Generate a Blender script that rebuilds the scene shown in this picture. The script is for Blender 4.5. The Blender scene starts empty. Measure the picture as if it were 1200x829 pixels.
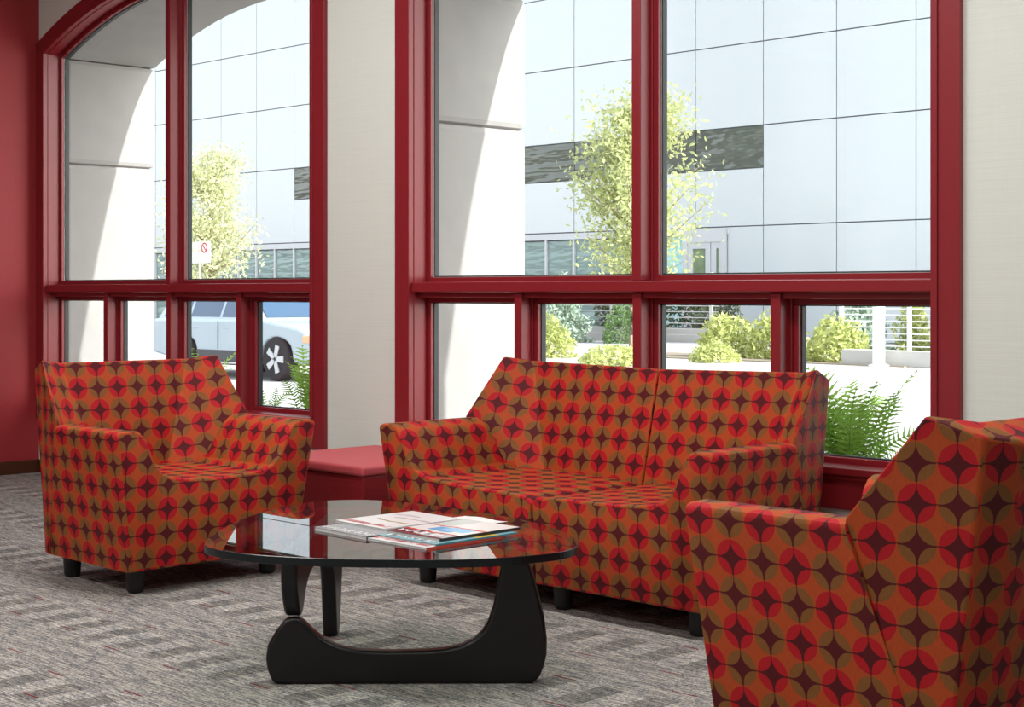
import bpy, bmesh, math, random
from mathutils import Vector, Matrix
R = math.radians
scene = bpy.context.scene
C = scene.collection
rnd = random.Random(7)

# ------------------------------------------------------------------ camera
# world frame: X runs along the window wall, +Y points out through the windows, Z = 0 is the carpet
cam_d = bpy.data.cameras.new('camera')
cam = bpy.data.objects.new('camera', cam_d)
C.objects.link(cam)
cam.location = (0, 0, 1.22)
cam.rotation_euler = (R(90), 0, R(45.5))
cam_d.sensor_width = 36
cam_d.lens = 36 * 1855 / 1200
cam_d.shift_y = -71.5 / 1200
cam_d.clip_end = 500
scene.camera = cam

# ------------------------------------------------------------------ world, sun, exposure
w = bpy.data.worlds.new('world'); scene.world = w; w.use_nodes = True
wt = w.node_tree; wt.nodes.clear()
wo = wt.nodes.new('ShaderNodeOutputWorld'); bg = wt.nodes.new('ShaderNodeBackground')
sky = wt.nodes.new('ShaderNodeTexSky'); sky.sky_type = 'NISHITA'; sky.sun_disc = False
sky.sun_elevation = R(33); sky.sun_rotation = R(79); sky.dust_density = 2.0; sky.air_density = 1.0
hs = wt.nodes.new('ShaderNodeHueSaturation'); hs.inputs['Saturation'].default_value = 0.32
wt.links.new(sky.outputs[0], hs.inputs['Color']); wt.links.new(hs.outputs[0], bg.inputs['Color'])
bg.inputs['Strength'].default_value = 0.54
wt.links.new(bg.outputs[0], wo.inputs[0])
sl = bpy.data.lights.new('sun', 'SUN'); sl.energy = 7.5; sl.angle = R(0.6); sl.color = (1, .97, .93)
so = bpy.data.objects.new('sun', sl); C.objects.link(so)
so.rotation_euler = Vector((-3.05, -.59, -2.01)).to_track_quat('-Z', 'Y').to_euler()
so.location = (10, 12, 12)
vs = scene.view_settings
vs.view_transform = 'Standard'; vs.look = 'None'; vs.gamma = 1; vs.exposure = 0.0; vs.use_curve_mapping = False
FILL_W = 40.0          # power of each ceiling panel added as fill

# ------------------------------------------------------------------ helpers
def link(o, parent=None):
    C.objects.link(o)
    if parent is not None: o.parent = parent
    return o
def tag(o, label=None, cat=None, group=None, kind=None):
    if label: o['label'] = label
    if cat: o['category'] = cat
    if group: o['group'] = group
    if kind: o['kind'] = kind
    return o
def empty(name, loc=(0, 0, 0), rz=0, parent=None):
    o = bpy.data.objects.new(name, None); o.empty_display_size = .1
    o.location = loc; o.rotation_euler = (0, 0, rz)
    return link(o, parent)
def mesh(name, verts, faces, mat, uvs=None, smooth=None):
    me = bpy.data.meshes.new(name)
    me.from_pydata([tuple(v) for v in verts], [], faces)
    if uvs is not None:
        l = me.uv_layers.new(name='uv')
        flat = [c for f in uvs for uv in f for c in uv]
        l.data.foreach_set('uv', flat)
    for m in (mat if isinstance(mat, (list, tuple)) else [mat]): me.materials.append(m)
    me.validate(); me.update()
    bm = bmesh.new(); bm.from_mesh(me); bmesh.ops.recalc_face_normals(bm, faces=bm.faces); bm.to_mesh(me); bm.free()
    if smooth is not None:
        me.shade_smooth(); me.set_sharp_from_angle(angle=R(smooth))
    return me
def obj(name, me, parent=None, bev=0, seg=2, loc=None, ang=30):
    o = bpy.data.objects.new(name, me)
    if loc is not None: o.location = loc
    if bev:
        b = o.modifiers.new('bevel', 'BEVEL'); b.width = bev; b.segments = seg; b.limit_method = 'ANGLE'; b.angle_limit = R(ang)
        b.harden_normals = False
    return link(o, parent)
BOXF = [(0, 1, 3, 2), (4, 6, 7, 5), (0, 4, 5, 1), (2, 3, 7, 6), (0, 2, 6, 4), (1, 5, 7, 3)]
def boxv(x0, x1, y0, y1, z0, z1):
    return [(x, y, z) for x in (x0, x1) for y in (y0, y1) for z in (z0, z1)]
def box(name, x0, x1, y0, y1, z0, z1, mat, parent=None, bev=0, seg=2):
    return obj(name, mesh(name, boxv(x0, x1, y0, y1, z0, z1), BOXF, mat), parent, bev, seg)
class MB:
    """collects shapes that make up ONE part"""
    def __init__(s): s.v = []; s.f = []
    def add(s, v, f):
        n = len(s.v); s.v += [tuple(a) for a in v]; s.f += [tuple(i + n for i in q) for q in f]; return s
    def box(s, *a): return s.add(boxv(*a), BOXF)
    def prism(s, poly, y0, y1):
        n = len(poly)
        return s.add([(x, y0, z) for x, z in poly] + [(x, y1, z) for x, z in poly],
                     [tuple(range(n)), tuple(range(2 * n - 1, n - 1, -1))] + [(i, i + n, (i + 1) % n + n, (i + 1) % n) for i in range(n)])
    def tube(s, pts, rad, n=6):
        pts = [Vector(p) for p in pts]; rs = rad if isinstance(rad, (list, tuple)) else [rad] * len(pts)
        base = len(s.v); k = len(pts)
        for i, p in enumerate(pts):
            t = (pts[min(i + 1, k - 1)] - pts[max(i - 1, 0)]).normalized()
            a = t.cross(Vector((0, 0, 1)));
            if a.length < 1e-3: a = Vector((1, 0, 0))
            a.normalize(); b = t.cross(a)
            for j in range(n):
                q = p + rs[i] * (a * math.cos(2 * math.pi * j / n) + b * math.sin(2 * math.pi * j / n)); s.v.append(tuple(q))
        for i in range(k - 1):
            for j in range(n):
                s.f.append((base + i * n + j, base + i * n + (j + 1) % n, base + (i + 1) * n + (j + 1) % n, base + (i + 1) * n + j))
        s.f.append(tuple(base + j for j in range(n))); s.f.append(tuple(base + (k - 1) * n + j for j in reversed(range(n))))
        return s
    def lathe(s, prof, cx=0, cy=0, n=24):
        base = len(s.v); k = len(prof)
        for r, z in prof:
            for j in range(n): s.v.append((cx + r * math.cos(2 * math.pi * j / n), cy + r * math.sin(2 * math.pi * j / n), z))
        for i in range(k - 1):
            for j in range(n): s.f.append((base + i * n + j, base + i * n + (j + 1) % n, base + (i + 1) * n + (j + 1) % n, base + (i + 1) * n + j))
        s.f.append(tuple(base + j for j in range(n))); s.f.append(tuple(base + (k - 1) * n + j for j in reversed(range(n))))
        return s
    def build(s, name, mat, parent=None, bev=0, seg=2, smooth=None, loc=None):
        return obj(name, mesh(name, s.v, s.f, mat, smooth=smooth), parent, bev, seg, loc)
def prism(name, poly, y0, y1, mat, parent=None, bev=0, seg=2, smooth=None):
    return MB().prism(poly, y0, y1).build(name, mat, parent, bev, seg, smooth)

# ------------------------------------------------------------------ materials
class NT:
    def __init__(s, name):
        s.m = bpy.data.materials.new(name); s.m.use_nodes = True; s.t = s.m.node_tree; s.t.nodes.clear()
        s.out = s.n('ShaderNodeOutputMaterial')
    def n(s, typ, **kw):
        q = s.t.nodes.new(typ)
        for k, v in kw.items(): setattr(q, k, v)
        return q
    def l(s, a, b): s.t.links.new(a, b)
    def put(s, node, i, v):
        if isinstance(v, bpy.types.NodeSocket): s.l(v, node.inputs[i])
        elif v is not None: node.inputs[i].default_value = v
    def math(s, op, a, b=None, c=None, clamp=False):
        q = s.n('ShaderNodeMath', operation=op); q.use_clamp = clamp
        s.put(q, 0, a); s.put(q, 1, b); s.put(q, 2, c); return q.outputs[0]
    def mix(s, f, a, b, bt='MIX'):
        q = s.n('ShaderNodeMix', data_type='RGBA', blend_type=bt)
        s.put(q, 0, f); s.put(q, 6, a if isinstance(a, bpy.types.NodeSocket) else (*a, 1)); s.put(q, 7, b if isinstance(b, bpy.types.NodeSocket) else (*b, 1))
        return q.outputs[2]
    def bsdf(s, color=None, rough=.5, spec=.5, metal=0, **kw):
        b = s.n('ShaderNodeBsdfPrincipled')
        if color is not None: s.put(b, 'Base Color', color if isinstance(color, bpy.types.NodeSocket) else (*color, 1))
        s.put(b, 'Roughness', rough); s.put(b, 'Specular IOR Level', spec); s.put(b, 'Metallic', metal)
        for k, v in kw.items(): s.put(b, k.replace('_', ' '), v)
        s.l(b.outputs[0], s.out.inputs[0]); return b
    def bump(s, b, h, strength=.3, dist=.01):
        q = s.n('ShaderNodeBump'); s.put(q, 'Height', h); s.put(q, 'Strength', strength); s.put(q, 'Distance', dist); s.l(q.outputs[0], b.inputs['Normal'])
    def coord(s, which='Object', scale=(1, 1, 1)):
        t = s.n('ShaderNodeTexCoord'); mp = s.n('ShaderNodeMapping'); mp.inputs['Scale'].default_value = scale
        s.l(t.outputs[which], mp.inputs[0]); return mp.outputs[0]
    def noise(s, vec, scale=5, detail=2, rough=.5):
        q = s.n('ShaderNodeTexNoise'); s.put(q, 'Vector', vec); s.put(q, 'Scale', scale); s.put(q, 'Detail', detail); s.put(q, 'Roughness', rough); return q.outputs[0]
def plain(name, col, rough=.5, spec=.5, metal=0, nz=.06, ns=30, bump=0):
    t = NT(name); v = t.coord(); f = t.noise(v, ns, 3)
    c = t.mix(f, tuple(a * (1 - nz) for a in col), tuple(min(1, a * (1 + nz)) for a in col))
    b = t.bsdf(c, rough, spec, metal)
    if bump: t.bump(b, f, bump, .004)
    return t.m

def fabric_material():
    t = NT('circle_print_fabric')
    uv = t.n('ShaderNodeUVMap', uv_map='uv').outputs[0]
    sep = t.n('ShaderNodeSeparateXYZ'); t.l(uv, sep.inputs[0])
    S = 1 / .0985
    u = t.math('MULTIPLY', sep.outputs[0], S); v = t.math('MULTIPLY', sep.outputs[1], S)
    fu = t.math('FLOOR', u); fv = t.math('FLOOR', v)
    qx = t.math('SUBTRACT', t.math('SUBTRACT', u, fu), .5); qy = t.math('SUBTRACT', t.math('SUBTRACT', v, fv), .5)
    par = t.math('FLOORED_MODULO', t.math('ADD', fu, fv), 2.0)
    def length(a, b): return t.math('SQRT', t.math('ADD', t.math('MULTIPLY', a, a), t.math('MULTIPLY', b, b)))
    circ = t.math('LESS_THAN', length(qx, qy), .478)
    ax = t.math('SUBTRACT', .425, t.math('ABSOLUTE', qx)); ay = t.math('SUBTRACT', .425, t.math('ABSOLUTE', qy))
    # upper petals are a little fatter than lower ones
    rc = t.math('ADD', .404, t.math('MULTIPLY', t.math('SIGN', qy), .010))
    pet = t.math('LESS_THAN', length(ax, ay), rc)
    weave = t.noise(t.coord('UV', (1, 1, 1)), 900, 2)
    warm = t.noise(t.coord('UV', (1, .12, 1)), 420, 2)
    wf = t.math('MULTIPLY_ADD', warm, .5, .75)
    pc = t.mix(par, (.45, .011, .018), (.23, .092, .025))
    inner = t.mix(pet, (.095, .009, .012), pc)
    col = t.mix(circ, (.44, .070, .017), inner)
    thin = t.math('LESS_THAN', t.math('MINIMUM', t.math('ABSOLUTE', qx), t.math('ABSOLUTE', qy)), .013)
    far = t.math('GREATER_THAN', t.math('MAXIMUM', t.math('ABSOLUTE', qx), t.math('ABSOLUTE', qy)), .40)
    col = t.mix(t.math('MULTIPLY', thin, far), col, (.095, .009, .012))
    col = t.mix(1.0, col, t.n_gray(wf), 'MULTIPLY')
    b = t.bsdf(col, .62, .20)
    t.bump(b, weave, .25, .002)
    return t.m
def n_gray(s, sock):
    q = s.n('ShaderNodeCombineColor'); [s.l(sock, q.inputs[i]) for i in range(3)]; return q.outputs[0]
NT.n_gray = n_gray

def carpet_material():
    t = NT('striped_carpet')
    sep = t.n('ShaderNodeSeparateXYZ'); t.l(t.n('ShaderNodeTexCoord').outputs['Object'], sep.inputs[0])
    X, Y = sep.outputs[0], sep.outputs[1]
    def white(a, b):
        c = t.n('ShaderNodeCombineXYZ'); t.put(c, 0, a); t.put(c, 1, b)
        q = t.n('ShaderNodeTexWhiteNoise', noise_dimensions='2D'); t.l(c.outputs[0], q.inputs['Vector']); return q.outputs[0]
    row = t.math('FLOOR', t.math('DIVIDE', Y, .0052))
    off = white(row, 3.3)
    seg = t.math('FLOOR', t.math('ADD', t.math('DIVIDE', X, .055), t.math('MULTIPLY', off, 9)))
    a = white(row, seg); seg2 = t.math('FLOOR', t.math('ADD', t.math('DIVIDE', X, .0065), t.math('MULTIPLY', off, 5)))
    fine = white(t.math('ADD', row, 77.7), seg2)
    rmp = t.n('ShaderNodeValToRGB'); t.l(t.math('MULTIPLY_ADD', fine, .5, t.math('MULTIPLY', a, .5)), rmp.inputs[0])
    cr = rmp.color_ramp; cr.elements[0].position = .1; cr.elements[0].color = (.085, .085, .093, 1); cr.elements[1].position = .95; cr.elements[1].color = (.56, .52, .47, 1)
    e = cr.elements.new(.35); e.color = (.185, .19, .20, 1); e = cr.elements.new(.55); e.color = (.29, .268, .243, 1); e = cr.elements.new(.75); e.color = (.39, .365, .335, 1)
    col = rmp.outputs[0]
    # dark and light blocks in bands
    fx = t.math('FLOORED_MODULO', t.math('ADD', X, 5.619 + .05 + .197 * 400), .197)
    fy = t.math('FLOORED_MODULO', t.math('ADD', Y, -2.955 + .2875 + .575 * 200), .575)
    dy = t.math('ABSOLUTE', t.math('SUBTRACT', fy, .2875))
    jit = t.math('MULTIPLY', t.math('SUBTRACT', white(row, 9.1), .5), .05)
    inb = t.math('SUBTRACT', 1.0, t.math('MULTIPLY', t.math('SUBTRACT', t.math('ADD', dy, jit), .085), 25), clamp=True)
    dark = t.math('MULTIPLY', t.math('LESS_THAN', fx, .098), inb)
    lite = t.math('MULTIPLY', t.math('GREATER_THAN', fx, .098), inb)
    k = t.math('SUBTRACT', t.math('MULTIPLY_ADD', lite, .22, 1.0), t.math('MULTIPLY', dark, .32))
    col = t.mix(1.0, col, t.n_gray(k), 'MULTIPLY')
    # short yarn dashes, red and pale
    def dashes(sx, sy, ox, oy, wid, seed, x0=.0, x1=.1):
        ry = t.math('FLOOR', t.math('DIVIDE', t.math('ADD', Y, oy), sy))
        shift = t.math('MULTIPLY', t.math('FLOORED_MODULO', ry, 2.0), sx / 2)
        xx = t.math('ADD', t.math('ADD', X, ox + sx * 100), shift)
        cx = t.math('FLOOR', t.math('DIVIDE', xx, sx)); px = t.math('FLOORED_MODULO', xx, sx)
        py = t.math('SUBTRACT', t.math('ADD', Y, oy), t.math('MULTIPLY', ry, sy))
        yy = t.math('MULTIPLY_ADD', white(cx, t.math('ADD', ry, seed)), sy * .5, sy * .25)
        iny = t.math('LESS_THAN', t.math('ABSOLUTE', t.math('SUBTRACT', py, yy)), wid)
        inx = t.math('MULTIPLY', t.math('GREATER_THAN', px, x0), t.math('LESS_THAN', px, x1))
        return t.math('MULTIPLY', iny, inx)
    col = t.mix(t.math('MULTIPLY', dashes(.197, .115, .03, 0, .0035, 4.2), .55), col, (.55, .50, .42))
    col = t.mix(t.math('MULTIPLY', dashes(.394, .2875, 5.675, -2.83 + .14 + .2875 * 10, .0042, 11.7), .9), col, (.16, .012, .022))
    b = t.bsdf(col, .95, .1)
    t.bump(b, fine, .6, .004)
    return t.m

def wallpaper_material():
    t = NT('linen_wallpaper')
    v1 = t.noise(t.coord('Object', (3, 3, 260)), 1.0, 3); v2 = t.noise(t.coord('Object', (260, 260, 3)), 1.0, 3)
    f = t.math('ADD', t.math('MULTIPLY', v1, .6), t.math('MULTIPLY', v2, .4))
    b = t.bsdf(t.mix(f, (.64, .67, .625), (.79, .825, .78)), .8, .25); t.bump(b, f, .25, .003); return t.m
def glass_material(name, tint=(1, 1, 1), ior=1.5, boost=0.0, rough=0.0):
    t = NT(name)
    tr = t.n('ShaderNodeBsdfTransparent'); tr.inputs[0].default_value = (*tint, 1)
    gl = t.n('ShaderNodeBsdfGlossy'); gl.inputs['Roughness'].default_value = rough; gl.inputs['Color'].default_value = (1, 1, 1, 1)
    fr = t.n('ShaderNodeFresnel'); fr.inputs[0].default_value = ior
    bf = t.n('ShaderNodeNewGeometry').outputs['Backfacing']
    f = t.math('MULTIPLY', t.math('ADD', fr.outputs[0], boost), t.math('SUBTRACT', 1.0, bf), clamp=True)
    mx = t.n('ShaderNodeMixShader'); t.l(f, mx.inputs[0]); t.l(tr.outputs[0], mx.inputs[1]); t.l(gl.outputs[0], mx.inputs[2]); t.l(mx.outputs[0], t.out.inputs[0])
    return t.m
def red_wood():
    t = NT('red_painted_wood'); g = t.noise(t.coord('Object', (40, 40, 2)), 6, 3)
    b = t.bsdf(t.mix(g, (.225, .014, .020), (.27, .018, .026)), .33, .5); t.bump(b, g, .06, .002); return t.m
def ribbed(name, c0, c1):
    t = NT(name); g = t.noise(t.coord('Object', (2.5, 2.5, 130)), 1, 3, .6)
    b = t.bsdf(t.mix(g, c0, c1), .5, .4); t.bump(b, g, .2, .003); return t.m
def leaf(name, c0, c1, trans=.35):
    t = NT(name); f = t.noise(t.coord('Object'), 3.0, 3)
    c = t.mix(f, c0, c1)
    b = t.bsdf(c, .5, .3); tl = t.n('ShaderNodeBsdfTranslucent'); t.l(c, tl.inputs[0])
    mx = t.n('ShaderNodeMixShader'); mx.inputs[0].default_value = trans; t.l(b.outputs[0], mx.inputs[1]); t.l(tl.outputs[0], mx.inputs[2]); t.l(mx.outputs[0], t.out.inputs[0])
    return t.m
def window_glass_far(name, col):
    t = NT(name); f = t.noise(t.coord('Object', (.35, .35, 1.6)), 1.0, 3)
    b = t.bsdf(t.mix(f, col, tuple(min(1, a * 2.6) for a in col)), .05, .8)
    t.bump(b, t.noise(t.coord('Object', (.5, .5, 2.2)), 1.3, 2), .35, .25); return t.m
def brushed(name, col, rough, spec=.5, metal=0): return plain(name, col, rough, spec, metal, .08, 60)

M_FAB = fabric_material(); M_CARPET = carpet_material(); M_WALLP = wallpaper_material(); M_RED = red_wood()
M_REDWALL = plain('red_wall_paint', (.34, .025, .031), .55, .4, 0, .03, 12)
M_WHITE = plain('white_paint', (.62, .61, .58), .7, .3)
M_BASE = ribbed('dark_wood_baseboard', (.05, .012, .004), (.09, .024, .008))
M_BLACK = plain('black_lacquer', (.007, .006, .007), .30, .4, 0, .1, 8)
M_LEG = plain('black_plastic_leg', (.012, .012, .013), .42, .4)
M_PANE = glass_material('window_glass', (.97, .985, .98), 1.45)
M_TOP = glass_material('table_glass', (.80, .85, .82), 1.75, .06)
M_GEDGE = plain('table_glass_edge', (.006, .010, .012), .25, .35)
M_GASKET = plain('dark_gasket', (.03, .035, .035), .5)
M_ALU = plain('pale_aluminium_strip', (.62, .64, .64), .35, .5, .3)
M_STONE = plain('cast_stone', (.31, .308, .298), .9, .2, 0, .09, 7, .25)
M_OTT_TOP = plain('red_woven_lit_top', (.52, .075, .09), .55, .6, 0, .08, 300, .2)  # window light on the top is mixed into this paler red
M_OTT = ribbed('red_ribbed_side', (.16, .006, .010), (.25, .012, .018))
M_CONC = plain('pale_concrete', (.50, .49, .47), .9, .2, 0, .06, 2)
M_ROAD = plain('sunlit_road', (.45, .45, .44), .9, .2, 0, .06, 2)
M_PLAZA = plain('grey_paving', (.42, .42, .44), .9, .2, 0, .05, 3)
M_PANEL = plain('backpainted_white_glass', (.60, .635, .65), .08, .6, 0, .02, .6)
M_JOINT = plain('facade_joint', (.16, .18, .20), .6)
M_BAND = window_glass_far('facade_window_glass', (.05, .058, .046))
M_SHOP = window_glass_far('storefront_glass', (.10, .15, .14))
M_FRAME = plain('pale_metal_frame', (.55, .56, .58), .4, .5, .2)
M_DOORGLASS = plain('door_glass', (.20, .27, .15), .15, .5, 0, .5, 4)  # green of mirrored trees is put into the pane colour
M_TEAL = window_glass_far('teal_side_glass', (.22, .42, .42))
M_BARK = plain('bark', (.26, .21, .16), .9, .2, 0, .2, 20)
M_LEAF = leaf('tree_leaf', (.40, .45, .18), (.60, .64, .34), .5)
M_LEAF2 = leaf('pale_tree_leaf', (.54, .57, .32), (.72, .73, .50), .5)
M_YEL = leaf('yellow_green_leaf', (.40, .46, .14), (.60, .63, .28))
M_GRN = leaf('shrub_leaf', (.10, .20, .06), (.20, .32, .12))
M_JUN = leaf('blue_juniper', (.30, .40, .30), (.48, .58, .48), .25)
M_FERN = leaf('fern_green', (.20, .42, .05), (.38, .58, .13), .5)
M_SOIL = plain('planter_soil', (.05, .04, .03), .95)
M_DIRT = plain('bed_mulch', (.26, .22, .17), .95)
M_CAR = plain('silver_blue_paint', (.42, .50, .56), .22, .6, .25, .02, 2)
M_CARGLASS = plain('car_glass', (.04, .09, .16), .05, .8)
M_TYRE = plain('tyre_rubber', (.02, .02, .022), .8)
M_RIM = plain('alloy_rim', (.55, .57, .60), .3, .5, .7)
M_CLAD = plain('dark_cladding', (.06, .065, .07), .6)
M_LAMPCAR = plain('amber_headlamp', (.85, .45, .25), .2)
M_WIRE = plain('galvanised_wire', (.55, .53, .50), .4, .5, .5)
M_DARKHEDGE = leaf('trellis_ivy', (.10, .13, .07), (.18, .21, .12), .2)
M_SIGN = plain('sign_white', (.80, .80, .80), .4)
M_SIGNRED = plain('sign_red', (.55, .03, .04), .4)

# ------------------------------------------------------------------ room shell
XC, YW = -9.93, 5.25            # red wall / window wall inner faces
XR, YF, ZC = 3.2, -4.2, 3.75
W1 = (-9.82, -6.865); W2 = (-6.06, -3.09)
ZS, RISE = 2.835, .31           # spring line and rise of the segmental arches
ZSILL = .545
def arc(x0, x1, zs, rise, n=24, dr=0.0, xa=None, xb=None):
    c = (x1 - x0) / 2; rad = (c * c + rise * rise) / (2 * rise); cx = (x0 + x1) / 2; cz = zs + rise - rad
    xa = x0 if xa is None else xa; xb = x1 if xb is None else xb
    return [(xa + (xb - xa) * i / n, cz + math.sqrt((rad + dr) ** 2 - (xa + (xb - xa) * i / n - cx) ** 2)) for i in range(n + 1)]
floor_o = box('floor', XC, XR, YF, YW, -.12, 0, M_CARPET); tag(floor_o, kind='structure')
ce = box('ceiling', XC - .2, XR + .2, YF - .2, YW + .16, ZC, ZC + .15, M_WHITE); tag(ce, kind='structure')
wl = box('wall_left', XC - .15, XC, YF, YW, -.05, ZC, M_REDWALL); tag(wl, kind='structure')
wf_ = box('wall_front', XC - .15, XR + .15, YF - .15, YF, -.05, ZC, M_WHITE); tag(wf_, kind='structure')
wr = box('wall_right', XR, XR + .15, YF, YW, -.05, ZC, M_WHITE); tag(wr, kind='structure')
def holed_wall(mb, y0, y1, xl, xr, wins, z0, ztop, zlow, zs, rise):
    x = xl
    for a, b in wins:
        mb.box(x, a, y0, y1, z0, ztop); mb.box(a, b, y0, y1, z0, zlow)
        mb.prism(arc(a, b, zs, rise) + [(b, ztop), (a, ztop)], y0, y1); x = b
    mb.box(x, xr, y0, y1, z0, ztop); return mb
wb = holed_wall(MB(), YW, YW + .14, XC - .15, XR + .15, (W1, W2), -.05, ZC, ZSILL - .03, ZS, RISE).build('wall_back', M_WALLP); tag(wb, kind='structure')
bb = box('baseboard_left', XC, XC + .018, YF, YW, 0, .088, M_BASE, None, .004); tag(bb, kind='structure')
bb2 = box('baseboard_back', XC + .018, XR, YW - .018, YW, 0, .088, M_BASE, None, .004); tag(bb2, kind='structure')

# ------------------------------------------------------------------ windows
def ring(poly_o, poly_i):
    return poly_o + poly_i[::-1]
def make_window(name, x0, x1):
    wn = empty(name, ((x0 + x1) / 2, YW, ZSILL)); tag(wn, kind='structure')
    ox, oy, oz = wn.location
    inv = Matrix.Translation((-ox, -oy, -oz))
    def put(mb, nm, mat, bev=.004, parent=wn, seg=2):
        me = mesh(nm, mb.v, mb.f, mat); me.transform(inv)
        return obj(nm, me, parent, bev, seg)
    wd = .11; yf = YW - .026
    zl = ZSILL - .17
    # casing: two uprights, bottom apron, arch
    for s, xa in ((-1, x0), (1, x1)):
        a, b = (xa - wd, xa) if s < 0 else (xa, xa + wd)
        zo = arc(x0, x1, ZS, RISE, 1, wd, x0 - wd, x1 + wd)[0][1]
        poly = [(a, zl), (b, zl), (b, ZS if s < 0 else zo), (a, zo if s < 0 else ZS)]
        put(MB().prism(poly, yf, YW + .002), 'casing', M_RED)
        bx = (xa - .02, xa + .008) if s < 0 else (xa - .008, xa + .02)
        put(MB().box(bx[0], bx[1], yf - .008, YW + .03, ZSILL, ZS), 'casing_bead', M_RED, .003)
        jx = (xa - .001, xa + .012) if s < 0 else (xa - .012, xa + .001)
        put(MB().box(jx[0], jx[1], YW, YW + .14, ZSILL - .02, ZS), 'jamb', M_RED, .002)
    put(MB().prism(ring(arc(x0, x1, ZS, RISE, 28, wd, x0 - wd, x1 + wd), arc(x0, x1, ZS, RISE, 28)), yf, YW + .002), 'casing', M_RED)
    put(MB().prism(ring(arc(x0, x1, ZS, RISE, 28, .016), arc(x0, x1, ZS, RISE, 28, -.008)), yf - .008, YW + .03), 'casing_bead', M_RED, .003)
    put(MB().prism(ring(arc(x0, x1, ZS, RISE, 28, .001), arc(x0, x1, ZS, RISE, 28, -.012)), YW, YW + .14), 'jamb', M_RED, .002)
    put(MB().box(x0, x1, yf + .006, YW + .002, zl, ZSILL - .05), 'apron', M_RED)
    put(MB().box(x0, x1, yf - .004, YW + .03, ZSILL - .055, ZSILL - .035), 'sill_moulding', M_RED)
    put(MB().box(x0, x1, yf - .02, YW + .16, ZSILL - .035, ZSILL - .004), 'sill', M_RED, .006)
    # mullions and transom
    xm = (x0 + x1) / 2
    yA, yB = YW + .008, YW + .10
    TB, TT = 1.222, 1.272
    put(MB().box(x0 + .006, x1 - .006, yA - .02, YW + .13, TB, TT), 'transom', M_RED, .005)
    put(MB().box(x0 + .012, x1 - .012, YW + .03, YW + .13, TB - .028, TB), 'transom_moulding', M_RED, .003)
    zt = ZS + RISE - .012
    put(MB().box(xm - .026, xm + .026, yA, yB, TT, zt), 'mullion', M_RED, .004)
    put(MB().box(xm - .034, xm + .034, yB - .02, YW + .13, TT, zt), 'mullion_back', M_RED, .003)
    qx = [x0 + (x1 - x0) * i / 4 for i in range(5)]
    for i in (1, 2, 3):
        put(MB().box(qx[i] - .024, qx[i] + .024, yA + .004, yB, ZSILL - .01, TB - .005), 'mullion', M_RED, .004)
        put(MB().box(qx[i] - .034, qx[i] + .034, yB - .02, YW + .13, ZSILL - .01, TB - .005), 'mullion_back', M_RED, .003)
    # sashes, gaskets, panes
    ys, yg = YW + .088, YW + .125
    def unit(o, i1, i2, i3):
        s = put(MB().prism(ring(o, i1), ys, YW + .14), 'sash', M_RED, .003) if False else None
        return s
    def rect_ring(mb, a, b, c, d, t, y0, y1):
        mb.box(a, b, y0, y1, c, c + t); mb.box(a, b, y0, y1, d - t, d); mb.box(a, a + t, y0, y1, c + t, d - t); mb.box(b - t, b, y0, y1, c + t, d - t); return mb
    def lower(a, b, c, d):
        sh = put(rect_ring(MB(), a, b, c, d, .026, ys, YW + .14), 'sash', M_RED, .003)
        put(rect_ring(MB(), a + .026, b - .026, c + .026, d - .026, .005, ys + .022, YW + .138), 'gasket', M_GASKET, 0, sh)
        put(MB().box(a + .027, b - .027, yg, yg + .006, c + .027, d - .027), 'pane', M_PANE, 0)
    for i in range(4):
        a = qx[i] + (.012 if i == 0 else .034); b = qx[i + 1] - (.012 if i == 3 else .034)
        lower(a, b, ZSILL - .006, TB - .026)
    def upper(a, b):
        def outl(t):
            pts = [p for p in arc(x0, x1, ZS, RISE, 16, -.012 - t, a + t, b - t)]
            return [(a + t, TT - .004 + t)] + pts + [(b - t, TT - .004 + t)]
        mb = MB()
        o, i = outl(0), outl(.028); n = len(o)
        for k in range(n):
            k2 = (k + 1) % n
            mb.prism([o[k], o[k2], i[k2], i[k]], ys, YW + .14)
        sh = put(mb, 'sash', M_RED, 0)
        mb = MB(); o, i = outl(.030), outl(.036)
        for k in range(n):
            k2 = (k + 1) % n
            mb.prism([o[k], o[k2], i[k2], i[k]], ys + .022, YW + .138)
        put(mb, 'gasket', M_GASKET, 0, sh)
        mb = MB(); o, i = outl(.028), outl(.030)
        for k in range(n):
            k2 = (k + 1) % n
            mb.prism([o[k], o[k2], i[k2], i[k]], ys + .018, YW + .13)
        put(mb, 'glazing_strip', M_ALU, 0, sh)
        put(MB().prism(outl(.029), yg, yg + .006), 'pane', M_PANE, 0)
    upper(x0 + .012, xm - .034); upper(xm + .034, x1 - .012)
    return wn
make_window('window_1', *W1); make_window('window_2', *W2)

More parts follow.
